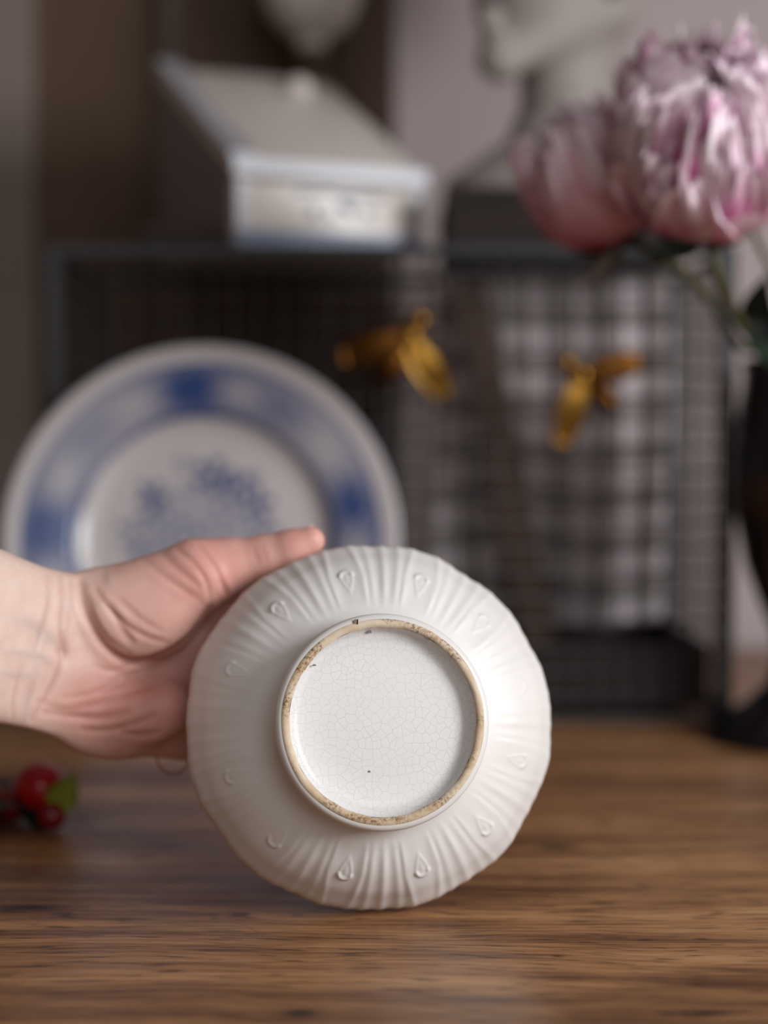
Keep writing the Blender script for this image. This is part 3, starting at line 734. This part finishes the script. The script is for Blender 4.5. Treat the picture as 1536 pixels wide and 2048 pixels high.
# ------------------------------------------------------------------ slant-lid box
def slant_box():
    th = R_(24); C0 = P(470, 489, BY0+.006); C0.z = BTOP
    w, dpt, hf, hb = .137, .178, P(470, 312, BY0+.006).z-BTOP, .157
    t = thing('slant_lid_box', 'ivory ceramic box with sloping lid, bump added for a highlight and pale blue edges on the basket', 'box', C0)
    t.rotation_euler = (0, 0, th)
    # body: local x along the front, y to the back
    import bmesh
    def prism(xa, xb, pts, bev, seg=3):
        bm = bmesh.new(); A = [bm.verts.new((xa, y, z)) for y, z in pts]; B = [bm.verts.new((xb, y, z)) for y, z in pts]; k = len(pts)
        bm.faces.new(A); bm.faces.new(B[::-1])
        for i in range(k): bm.faces.new((A[i], B[i], B[(i+1) % k], A[(i+1) % k])[::-1])
        bmesh.ops.recalc_face_normals(bm, faces=bm.faces[:]); bmesh.ops.bevel(bm, geom=bm.edges[:], offset=bev, segments=seg, affect='EDGES', profile=.55)
        bm.verts.index_update(); v = [tuple(p.co) for p in bm.verts]; f = [[q.index for q in p.verts] for p in bm.faces]; bm.free(); return v, f
    body = obj('box_body', *prism(0, w, [(0, 0), (0, hf-.012), (dpt, hb-.012), (dpt, 0)], .004), M['ceramic'], t)
    # lid: crowned slab following the slope
    nu, nv = 24, 24; V = []; F = []
    sl = (hb-hf)/dpt
    for side in (0, 1):
        for j in range(nv+1):
            for i in range(nu+1):
                u = i/nu; q = j/nv; x = -.002+(w+.004)*u; y = -.003+(dpt+.003)*q
                e = min(1, min(u, 1-u)*9)*min(1, min(q, 1-q)*9); crown = .0075*(1-(2*u-1)**2)*(1-(2*q-1)**2)
                z = hf+sl*y+((-.004*(1-e)**2+crown) if side else -.0115); V.append((x, y, z))
    S = (nu+1)*(nv+1)
    for j in range(nv):
        for i in range(nu):
            a = j*(nu+1)+i; q = (a, a+1, a+nu+2, a+nu+1); F.append(q[::-1]); F.append(tuple(k+S for k in q))
    rim = list(range(nu+1))+[j*(nu+1)+nu for j in range(1, nv+1)]+[nv*(nu+1)+i for i in range(nu-1, -1, -1)]+[j*(nu+1) for j in range(nv-1, 0, -1)]
    for a, c in zip(rim, rim[1:]+rim[:1]): F.append((a, c, c+S, a+S))
    lid = obj('lid', V, F, M['ceramic'], t)
    kx, ky = w*.66, dpt*.66
    n_ = Vector((0, -sl, 1)).normalized(); Mk = Vector((0, 0, 1)).rotation_difference(n_).to_matrix()
    v, f = ellipsoid((kx, ky, hf+sl*ky+.010), (.0105, .0105, .0085), 32, 20, Mk); obj('highlight_bump', v, f, M['ceramic'], lid)  # glossy bump added to stand in for a bright highlight on the lid
    # blue edging: front frame and left lid border as thin raised glaze bands
    def band(x0, x1, z0, z1): v, f = box(x0, x1, -.0012, .0006, z0, z1, .0004); obj('blue_edge', v, f, M['blue_edge'], t, False)
    band(.001, .009, .011, hf-.0125); band(w-.008, w-.001, .011, hf-.0125)
    v, f = box(.002, w-.002, -.0012, .0006, .001, .012, .0004); obj('dark_skirting', v, f, M['blue_ink'], t, False)
    def lidband(x0, x1, y0, y1):
        V = []
        for x, y in ((x0, y0), (x1, y0), (x1, y1), (x0, y1)):
            V.append((x, y, hf+sl*y-.002))
        for x, y in ((x0, y0), (x1, y0), (x1, y1), (x0, y1)): V.append((x, y, hf+sl*y+.0026))
        F = [(3, 2, 1, 0), (4, 5, 6, 7)]+[(k, (k+1) % 4, 4+(k+1) % 4, 4+k) for k in range(4)]
        obj('blue_edge', V, F, M['blue_edge'], lid, False)
    lidband(-.0025, .016, 0, dpt-.002)
    v, f = box(-.0025, w+.0025, -.0045, -.001, hf-.0125, hf-.0005, .001); obj('blue_edge', v, f, M['blue_edge'], lid, False)
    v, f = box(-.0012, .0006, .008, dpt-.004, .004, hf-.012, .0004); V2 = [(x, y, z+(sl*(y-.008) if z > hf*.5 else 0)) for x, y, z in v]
    obj('side_shade', V2, f, M['taupe'], body, False)['label'] = 'side plate coloured dark as the shaded side'  # dark plate paints in the shade on the box's left side
    # painted motif: brush strokes
    s_ = []
    for x, z, a, b in [(q[0], q[1]*1.0+.009, q[2], q[3]) for q in [(.052, .030, .010, .0016), (.066, .0305, .008, .0016), (.081, .029, .009, .0018), (.093, .030, .007, .0016), (.104, .0295, .006, .0015), (.079, .022, .0045, .0032), (.083, .0175, .003, .003), (.056, .0165, .0026, .004), (.095, .0170, .0035, .003), (.068, .015, .003, .002)]]:
        s_.append(ellipsoid((x, -.0004, z), (a, .0009, b), 12, 8))
    obj('painted_motif', *join(*s_), M['blue_ink'], body)
    return t
slant_box()
# flat dark block beside the box
c = P(392, 489, BY0+.03)
v, f = box(-.030, .028, -.016, .016, 0, .0165, .0015)
o = thing('wooden_block', 'small flat dark wooden block on the basket at the left of the ivory box', 'block', (c.x, BY0+.019, BTOP))
o.rotation_euler = (0, 0, 0); o.location = (c.x-.0035, BY0+.022, BTOP)
obj('block_body', v, f, M['block'], o, False)
v, f = box(-.0305, .0285, -.0165, .0165, .011, .0125); obj('groove_line', v, f, M['plank'], o, False)

# ------------------------------------------------------------------ white pedestal vase behind
def back_vase():
    Y = 1.33; c = P(622, -30, Y); s = Y/FPX
    zb = P(622, 82, Y).z
    prof = [(.0001, 0), (.050, 0), (.052, .004), (.046, .012), (.020, .022), (.012, .05), (.010, .18), (.010, zb-.03), (.013, zb-.008)]
    for k in range(15):
        a = math.pi*(.02+.9*k/14)-math.pi/2
        prof.append((max(.012, .041*math.cos(a)), zb+.044+.046*math.sin(a)))
    prof += [(.013, zb+.094), (.016, zb+.11), (.014, zb+.11), (.011, zb+.095), (.0001, zb+.07)]
    t = thing('pedestal_vase', 'white glazed round-bodied vase on a slim dark stand behind the ivory box', 'vase', (c.x, Y, 0))
    i = 8
    v, f = lathe(prof[:i+1], 48, close=False); obj('dark_stand', v, f, M['plank'], t)['label'] = 'dark wooden stand'
    v, f = lathe(prof[i:], 64, close=False); obj('vase_body', v, f, M['ceramic'], t)
    return t
back_vase()

# ------------------------------------------------------------------ plaster bust on a dark plinth
def surface_nets(d, h, org, relax=5):
    nxx, nyy, nzz = d.shape; s = d < 0
    c = np.zeros((nxx-1, nyy-1, nzz-1), np.int8)
    corners = [(i, j, k) for i in (0, 1) for j in (0, 1) for k in (0, 1)]
    for i, j, k in corners: c += s[i:nxx-1+i, j:nyy-1+j, k:nzz-1+k]
    act = (c > 0) & (c < 8); ids = np.argwhere(act)
    vid = -np.ones(act.shape, np.int64); vid[act] = np.arange(len(ids))
    acc = np.zeros((len(ids), 3)); cnt = np.zeros(len(ids))
    for a in range(8):
        for b in range(a+1, 8):
            ca, cb = np.array(corners[a]), np.array(corners[b])
            if np.abs(ca-cb).sum() != 1: continue
            ia = ids+ca; ib = ids+cb
            da = d[ia[:, 0], ia[:, 1], ia[:, 2]]; db = d[ib[:, 0], ib[:, 1], ib[:, 2]]
            x = (da < 0) != (db < 0); t = np.where(x, da/(da-db+1e-12), 0)
            acc += np.where(x[:, None], ca+(cb-ca)*t[:, None], 0); cnt += x
    V = (ids+acc/cnt[:, None])*h+np.array(org); Q = []
    for ax in range(3):
        sl0 = [slice(None)]*3; sl1 = [slice(None)]*3; sl0[ax] = slice(0, -1); sl1[ax] = slice(1, None)
        e_ = np.argwhere(s[tuple(sl0)] != s[tuple(sl1)])
        o1, o2 = [(1, 2), (2, 0), (0, 1)][ax]
        ok = (e_[:, o1] > 0) & (e_[:, o2] > 0) & (e_[:, o1] < d.shape[o1]-1) & (e_[:, o2] < d.shape[o2]-1); e_ = e_[ok]
        flip = s[tuple(sl0)][e_[:, 0], e_[:, 1], e_[:, 2]]
        def g(da, db):
            q_ = e_.copy(); q_[:, o1] -= da; q_[:, o2] -= db; return vid[q_[:, 0], q_[:, 1], q_[:, 2]]
        quad = np.stack([g(1, 1), g(0, 1), g(0, 0), g(1, 0)], 1)
        quad[~flip] = quad[~flip][:, ::-1]; Q.append(quad)
    Q = np.concatenate(Q)
    E = np.concatenate([Q[:, [0, 1]], Q[:, [1, 2]], Q[:, [2, 3]], Q[:, [3, 0]]]); E = np.concatenate([E, E[:, ::-1]])
    deg = np.bincount(E[:, 0], minlength=len(V))[:, None]
    for it in range(relax):
        nb = np.stack([np.bincount(E[:, 0], weights=V[E[:, 1], k], minlength=len(V)) for k in range(3)], 1)/deg
        V = V+(.55 if it % 2 == 0 else -.45)*(nb-V)
    return V, Q
def bust():
    Yc = 1.158; cx = P(1128, 300, Yc).x
    bh = P(1062, 372, BY0+.02).z-BTOP; z0 = (BTOP+bh)*1000
    t = thing('plinth', 'dark brown wooden plinth block on the basket beneath the pale bust', 'plinth', (cx, Yc, BTOP))
    hw = cx-P(892, 430, BY0+.03).x
    v, f = box(-hw, hw, -.080, .080, 0, bh, .002); obj('plinth_body', v, f, M['block'], t, False)
    v, f = box(-hw-.0012, hw+.0012, -.0812, .0812, bh-.012, bh-.004, .001); obj('moulding', v, f, M['block'], t, False)
    h = 2.4
    xs = np.arange(cx*1000-105, cx*1000+105, h); ys = np.arange(1068, 1262, h); zs = np.arange(z0-6, z0+315, h)
    X, Y, Z = np.meshgrid(xs, ys, zs, indexing='ij')
    def W(px, py, yy): return np.array(P(px, py, yy))*1000
    def smin(a, b, k): hh = np.clip(.5+.5*(b-a)/k, 0, 1); return b+(a-b)*hh-k*hh*(1-hh)
    def ell(c, r): k = np.sqrt(((X-c[0])/r[0])**2+((Y-c[1])/r[1])**2+((Z-c[2])/r[2])**2); return (k-1)*min(r)
    def cone(a, b, ra, rb):
        ab = b-a; L2 = float(ab@ab); q = np.clip(((X-a[0])*ab[0]+(Y-a[1])*ab[1]+(Z-a[2])*ab[2])/L2, 0, 1)
        return np.sqrt((X-a[0]-q*ab[0])**2+(Y-a[1]-q*ab[1])**2+(Z-a[2]-q*ab[2])**2)-(ra+(rb-ra)*q)
    # chest: flares out below the neck and is cut off flat on the plinth
    rows = [(380, 238), (366, 236), (345, 205), (318, 165), (292, 128), (270, 104), (240, 96)]
    zz = [W(1128, r[0], Yc)[2] for r in rows]; ww = [r[1]*Yc/FPX*1000 for r in rows]
    hx = np.interp(zs, zz, ww)[None, None, :]
    chest = (np.sqrt(((X-cx*1000)/hx)**2+((Y-Yc*1000)/(hx*.45+14))**2)-1)*hx*.5
    chest = np.maximum(chest, Z-W(1128, 245, Yc)[2]); chest = np.maximum(chest, z0+1.5-Z)
    d = smin(chest, cone(W(1130, 330, 1.165), W(1142, 40, 1.172), 35, 34), 12)
    # head in three-quarter view, turned to the left of the picture
    head = smin(ell(W(1160, -205, 1.178), (66, 70, 72)), ell(W(1082, -70, 1.150), (50, 46, 78)), 18)
    ch = W(1000, 118, 1.118)
    head = smin(head, cone(ch, W(1218, 20, 1.150), 13, 20), 12); head = smin(head, cone(ch, W(1030, 0, 1.200), 13, 20), 12)
    head = smin(head, ell(ch, (14, 13, 13)), 6)
    fd = np.array([-.62, -.78, 0.0])
    head = smin(head, cone(W(1010, -190, 1.108), W(968, -35, 1.098), 6, 9.5), 7)        # nose
    head = smin(head, ell(W(978, 28, 1.106), (11, 11, 5)), 5); head = smin(head, ell(W(984, 58, 1.107), (10, 10, 6)), 5)     # lips
    mouth = cone(W(955, 43, 1.118), W(1040, 40, 1.094), 2.2, 1.5); head = np.maximum(head, -mouth)
    for p in (W(1065, -160, 1.094), W(962, -165, 1.140)):
        head = -smin(-head, ell(p, (16, 14, 10)), 6) if False else np.maximum(head, -ell(p, (15, 12, 9))); head = smin(head, ell(p+np.array([3, 6, 0]), (10, 9, 7)), 2)
    # hair: a curled cap
    hair = ell(W(1185, -235, 1.190), (76, 74, 78))+3.2*np.sin(X*.22+1.3*np.sin(Z*.11))*np.sin(Z*.2+Y*.12)
    hair = np.maximum(hair, -(ell(W(1040, -60, 1.130), (62, 60, 98))))
    head = smin(head, hair, 6)
    head = smin(head, ell(W(1238, -60, 1.120), (9, 8, 18)), 5)                          # ear
    d = smin(d, head, 9)
    V, Q = surface_nets(d, h, (xs[0], ys[0], zs[0]), 4)
    u = thing('bust', 'pale plaster bust of a head and shoulders on the dark plinth, facing left', 'bust', (cx, Yc, BTOP+bh+.0004))
    obj('bust_body', V/1000, Q, M['plaster'], u, True, (cx, Yc, BTOP+bh))
    v, f = box(-.05, .05, -.028, .028, 0, .0006); obj('bust_base', v, f, M['plaster'], u, False)
bust()

# ------------------------------------------------------------------ bees on the mesh
def bee(cx, cy, ang, wings, label, size):
    """ang: direction of the head in the picture plane; wings: two angles for the wing tips"""
    c = P(cx, cy, BY0-.010)
    t = thing('bee_ornament', label, 'ornament', (c.x, BY0-.0012, c.z), 'brass bees on the wire basket')
    t.rotation_euler = (math.pi/2, 0, 0)      # local x right, y up, z towards the viewer
    ca, sa = math.cos(R_(ang)), math.sin(R_(ang)); k = size
    def L(x, y, z): return Vector(((x*ca-y*sa)*k, (x*sa+y*ca)*k, z*k))
    Mr = Matrix.Rotation(R_(ang), 3, 'Z')
    def e(name, p, r, m): v, f = ellipsoid(L(*p), [q*k for q in r], 24, 14, Mr); return obj(name, v, f, m, t)
    # abdomen with ring grooves
    V, F = ellipsoid((0, 0, 0), (1, 1, 1), 24, 28); out = []
    for p in V:
        p = Vector(p); g = 1-.07*(.5+.5*math.cos(p.x*20)); out.append(L(-13+13*p.x, 7.2*p.y*g*(1-.25*max(0, -p.x)), 7.5+6.5*p.z*g))
    obj('abdomen', out, F, M['brass_dark'], t)
    e('thorax', (4.5, 0, 8.5), (7.5, 7.2, 7), M['brass']); h = e('head', (15, 0, 8), (5.2, 5.6, 5), M['brass'])
    for s in (-1, 1):
        e('eye', (17, s*3.9, 9.5), (2.2, 2.0, 2.2), M['brass'])
        v, f = tube(curve_pts([L(18, s*2, 9), L(23, s*4, 12), L(27, s*7.5, 11)], 5), [.7*k*(1-.04*i) for i in range(11)], 6); obj('antenna', v, f, M['brass_dark'], t)
        for j, (x, dx, ln) in enumerate(((9, 5, 11), (4, 0, 13), (-2, -6, 13))):
            v, f = tube(curve_pts([L(x, s*5, 6), L(x+dx*.6, s*(5+ln*.5), 8), L(x+dx, s*(5+ln), .4)], 5), .75*k, 6); obj('leg', v, f, M['brass_dark'], t)
    for wa, wl, wm in wings:
        a = R_(wa); dx, dy = math.cos(a), math.sin(a); o_ = L(4, 0, 12.5); V = []; F = []; nu, nv = 10, 6
        for side in (0, 1):
            for i in range(nu+1):
                for j in range(nv+1):
                    u = i/nu; q = j/nv*2-1; wid = (1.6+7.2*math.sin(math.pi*min(1, (.08+.88*u)**1.15))**.8)*k; ln = wl*k*u
                    z = (1.5*math.sin(u*3)-.12*abs(q)*5+.35*math.cos(q*9)+(.5 if side else -.5))*k
                    V.append(o_+Vector((dx*ln-dy*wid*q, dy*ln+dx*wid*q, z-u*2*k)))
        S = (nu+1)*(nv+1)
        for i in range(nu):
            for j in range(nv):
                b = i*(nv+1)+j; q = (b, b+nv+1, b+nv+2, b+1); F.append(q if True else q); F.append(tuple(z+S for z in q[::-1]))
        rim = [i*(nv+1) for i in range(nu+1)]+[nu*(nv+1)+j for j in range(1, nv+1)]+[i*(nv+1)+nv for i in range(nu-1, -1, -1)]+[j for j in range(nv-1, 0, -1)]
        for b, d_ in zip(rim, rim[1:]+rim[:1]): F.append((b, d_, d_+S, b+S))
        obj('wing', V, F, wm, t)
    return t
bee(812, 688, 60, ((197, 38, M['brass_dark']), (-58, 38, M['brass'])), 'brass bee ornament on the wire mesh, the one above the plate', .00122)
bee(1172, 762, 138, ((14, 37, M['brass_dark']), (-105, 42, M['brass'])), 'brass bee ornament on the wire mesh, the lower one to the right', .00114)

# ------------------------------------------------------------------ peonies
def petal(Rr, az, hw, p0, p1, flare, ruf, seed, zs=1.05, nu=12, nv=8):
    V = []; al = []
    for i in range(nv+1):
        v = i/nv
        for j in range(nu+1):
            u = j/nu*2-1
            ph = p0+(p1-p0)*v*(1-.16*u*u+(.035*math.sin(7*u+seed)+(.05*math.sin(13*u+3*seed) if ruf > .003 else 0))*v*v)
            wid = hw*max(.12, math.sin(math.pi*min(.97, .10+.74*v)))**.65
            a = az+u*wid/max(math.sin(ph), .35)
            r = Rr*(1+flare*v**3)+ruf*v*v*(math.sin(3.2*u+seed)+.7*math.sin(7*u+2*seed)+.45*math.sin(12*u+seed)*v)+.0012*u*u
            V.append((r*math.sin(ph)*math.cos(a), r*math.sin(ph)*math.sin(a), -zs*r*math.cos(ph))); al.append(v)
    F = [(i*(nu+1)+j, i*(nu+1)+j+1, (i+1)*(nu+1)+j+1, (i+1)*(nu+1)+j) for i in range(nv) for j in range(nu)]
    return V, F, al
def leaf(p, d, up, ln, wd, bend=.3, n=10):
    """pointed leaf folded on its midrib, two-sided thickness"""
    p = Vector(p); d = Vector(d).normalized(); up = Vector(up); up = (up-d*up.dot(d)).normalized(); s = d.cross(up)
    V = []; F = []
    for side in (0, 1):
        for i in range(n+1):
            u = i/n; w = wd*math.sin(math.pi*(.03+.95*u)**.8)
            for q in (-1, -.5, 0, .5, 1):
                V.append(p+d*(ln*u)+s*(w*q)+up*(ln*bend*(-u*u)+abs(q)*w*.35+side*.0006))
    S = (n+1)*5
    for i in range(n):
        for j in range(4):
            a = i*5+j; q = (a, a+1, a+6, a+5); F.append(q[::-1]); F.append(tuple(k+S for k in q))
    rim = [i*5 for i in range(n+1)]+[n*5+j for j in range(1, 5)]+[i*5+4 for i in range(n-1, -1, -1)]+[3, 2, 1]
    for a, c in zip(rim, rim[1:]+rim[:1]): F.append((a, c, c+S, a+S))
    return V, F
VASE = Vector((P(1602, 1000, 1.0).x, 1.0, 0))
def peony(c, axis, layers, label, stem_ctrl, leaves, zs, seed, stem_r=.0034):
    rg = random.Random(seed)
    t = thing('peony', label, 'flower', c)
    Q = Vector((0, 0, 1)).rotation_difference(Vector(axis).normalized()).to_matrix()
    def ad(V): return [Q @ Vector(p) for p in V]
    for (n, Rr, hw, p0, p1, fl, ruf, m, jit) in layers:
        for k in range(n):
            az = 2*math.pi*(k+rg.uniform(-.25, .25))/n+Rr*400
            rj = Rr*(1+rg.uniform(-jit, jit)); pe = p1+rg.uniform(-jit, jit)*1.2
            V, F, al = petal(rj, az, R_(hw*(1+rg.uniform(-.15, .15))), R_(p0), R_(min(172, math.degrees(pe) if pe < 4 else pe)), fl, ruf, rg.uniform(0, 6), zs)
            o = obj('petal', ad(V), F, M[m if isinstance(m, str) else rg.choice(m)], t); attr(o, 'along', al)
    r0 = layers[0][1]
    for k in range(5):
        a = 2*math.pi*k/5; V, F, al = petal(r0*1.02, a, R_(16), R_(6), R_(38), .10, .001, k, zs, 4, 5)
        obj('sepal', ad(V), F, M['p_green'], t)
    base = c+(Q @ Vector((0, 0, -zs*r0*.99)))
    pts = curve_pts([base]+stem_ctrl, 10)
    v, f = tube([p-c for p in pts], [stem_r*(1.25-.25*min(1, i/6)) for i in range(len(pts))], 10); obj('stem', v, f, M['stem'], t)
    for (p, d, up, ln, wd, bd, m) in leaves:
        v, f = leaf(Vector(p)-c, d, up, ln, wd, bd); obj('leaf', v, f, M[m], t)
    return t
mouth = Vector((VASE.x, VASE.y, .235))
c1 = P(1420, 284, .83)
peony(c1, (-.12, -.80, .62), [
    (7, .0485, 40, 4, 84, .02, .0012, 'p_outer', .03), (9, .0480, 32, 8, 100, .04, .0024, 'p_outer', .05), (11, .0465, 25, 30, 112, .06, .0036, ('p_outer', 'p_inner'), .08),
    (17, .0455, 18, 46, 118, .10, .0066, ('p_inner', 'p_white'), .10), (19, .0435, 16, 64, 138, .10, .0068, ('p_inner', 'p_white'), .11), (17, .0415, 18, 76, 148, .10, .0068, ('p_inner', 'p_inner', 'p_white'), .12), (14, .0400, 22, 92, 158, .08, .0055, ('p_inner', 'p_white'), .12), (11, .039, 26, 108, 168, .06, .005, ('p_inner', 'p_white'), .12), (7, .036, 36, 120, 171, .06, .004, ('p_inner', 'p_white'), .12)],
    'large open pink peony with ruffled white-tipped petals, at the right edge', [P(1440, 560, .87), P(1492, 660, .92), mouth+Vector((-.012, 0, 0)), mouth+Vector((.004, 0, -.11))],
    [(P(1540, 690, .93), (-.25, -.45, .55), (-.6, -.3, -.2), .045, .016, .2, 'leaf_dark'), (P(1492, 655, .92), (.75, -.3, -.35), (0, -1, .3), .055, .018, .3, 'leaf_dark'), (P(1400, 490, .845), (-.8, -.1, -.1), (0, -1, .2), .028, .007, .2, 'leaf_dark')], 1.04, 3)
c2 = P(1176, 358, .885)
peony(c2, (-.42, -.30, .80), [
    (4, .0365, 60, 3, 116, .0, .0006, 'p_bud', .02), (5, .0355, 48, 5, 128, .02, .0012, ('p_bud', 'p_outer'), .04), (5, .0335, 42, 20, 136, .05, .002, ('p_bud', 'p_outer'), .05),
    (9, .0320, 22, 50, 146, .14, .0038, ('p_outer', 'p_inner', 'p_white'), .10), (8, .027, 26, 60, 156, .24, .004, ('p_inner', 'p_white'), .12), (5, .018, 40, 60, 165, .2, .003, 'p_white', .1)],
    'half-open dusky rose peony bud left of the large open peony', [P(1300, 500, .885), P(1400, 575, .92), P(1478, 690, .95), mouth+Vector((-.018, .006, 0)), mouth+Vector((-.002, .006, -.11))],
    [(P(1242, 492, .862), (-.62, -.10, -.75), (0, -1, 0), .030, .0045, .1, 'twig')], 1.08, 11, .0028)
# a third bare stem at the frame's edge
pts = curve_pts([P(1498, 440, .9), P(1518, 490, .91), P(1545, 545, .92), P(1580, 640, .96), mouth+Vector((0, -.008, 0)), mouth+Vector((.006, -.006, -.10))], 8)
base = np.array(pts[-1]); v, f = tube(pts, [.0017+.0006*i/len(pts) for i in range(len(pts))], 8)
t = thing('green_sprig', 'slim bare green sprig rising to the right edge beside the large peony', 'sprig', tuple(base)); obj('stalk', np.array([list(p) for p in v]), f, M['stem'], t, True, base)
v, f = leaf(P(1585, 640, .96), (.5, -.2, .5), (-.6, -.5, .4), .05, .012, .3); obj('leaf', np.array([list(p) for p in v]), f, M['leaf_dark'], t, True, base)

# vase
prof = [(.0001, .0), (.055, 0), (.057, .004), (.052, .010), (.034, .022), (.020, .036), (.0145, .052), (.016, .066), (.024, .084), (.034, .110), (.041, .145), (.0425, .180), (.039, .210), (.036, .228), (.0375, .238), (.035, .239), (.033, .228), (.036, .205), (.039, .18), (.036, .14), (.028, .11), (.012, .085), (.0001, .08)]
vz = thing('flower_vase', 'dark navy-black glazed footed vase holding the pink peonies at the right', 'vase', VASE)
v, f = lathe(prof[:8], 64, close=False); obj('vase_foot', v, f, M['vase'], vz)
v, f = lathe(prof[7:], 64, close=False); obj('vase_body', v, f, M['vase'], vz)
v, f = lathe([(.0402, .140), (.0413, .142), (.0424, .150), (.0432, .160), (.0424, .166)], 64, close=False); obj('amber_band', v, f, M['amber'], vz)

# ------------------------------------------------------------------ berry sprig
def sprig():
    Y = .775; c = P(80, 1572, Y); g = P(60, 1660, .78)
    base = Vector((c.x-.004, Y, 0))
    t = thing('berry_sprig', 'sprig of glossy red berries with green leaves lying on the table at left', 'berries', base)
    def berry(p, r, m):
        V, F = ellipsoid((0, 0, 0), (1, 1, 1), 32, 20); V = [Vector(p)-base+Vector(q)*r*(1-.06*max(0, q[2])**8) for q in V]; return obj('berry', V, F, M[m], t)
    r1 = .0122; b1 = P(80, 1572, Y); berry(b1, r1, 'berry')
    r2 = .0072; b2 = P(103, 1634, .768); b2.z = max(b2.z, r2+.0005); berry(b2, r2, 'berry_dark')
    b3 = P(20, 1622, .785); b3.z = .0095; berry(b3, .009, 'berry_dark')
    def lf(p, d, up, ln, wd, m, bd=.2): v, f = leaf(Vector(p)-base, d, up, ln, wd, bd); obj('leaf', v, f, M[m], t)
    p0 = P(108, 1618, .768)
    lf(p0, (.55, -.15, .85), (.3, -.9, .2), .0205, .0078, 'leaf_light', .1)
    for (px, py, yy, d, ln, wd) in [(60, 1630, .79, (-.6, -.5, -.1), .034, .011), (75, 1625, .79, (.2, -.8, -.3), .026, .010), (40, 1622, .80, (-1, -.1, .05), .04, .012), (20, 1640, .775, (-.5, -.7, -.05), .03, .010)]:
        q = P(px, py, yy); q.z = max(q.z, .012); lf(q, d, (0, 0, 1), ln, wd, 'leaf_dark', .25)
    q = [b1+Vector((0, 0, -r1*.9)), b1+Vector((-.006, .006, -r1-.004)), base+Vector((-.02, .012, .004)), base+Vector((-.07, .02, .003))]
    v, f = tube([p-base for p in curve_pts(q, 8)], .0013, 8); obj('twig', v, f, M['twig'], t)
    v, f = tube([p-base for p in curve_pts([b2+Vector((-.002, .004, 0)), b2+Vector((-.012, .008, .002)), base+Vector((-.02, .012, .004))], 8)], .0010, 8); obj('twig', v, f, M['twig'], t)
    return t
sprig()
# pale blossom at the left edge
bc = P(-14, 1582, .80); t = thing('white_blossom', 'small pale grey-white blossom beside the red berries at the left edge', 'flower', (bc.x, .80, 0))
for k in range(6):
    a = 2*math.pi*k/6
    V, F, al = petal(.013, a, R_(34), R_(6), R_(100), .1, .0008, k, 1.0, 6, 6); obj('petal', [(x, y, z+bc.z) for x, y, z in V], F, M['white_petal'], t)
v, f = tube(curve_pts([(0, 0, bc.z-.0125), (-.004, .002, .012), (-.02, .01, .003), (-.05, .02, .002)], 6), .0012, 8); obj('stem', v, f, M['leaf_dark'], t)
v, f = ellipsoid((0, 0, bc.z), (.004, .004, .0035), 12, 8); obj('flower_centre', v, f, M['leaf_light'], t)
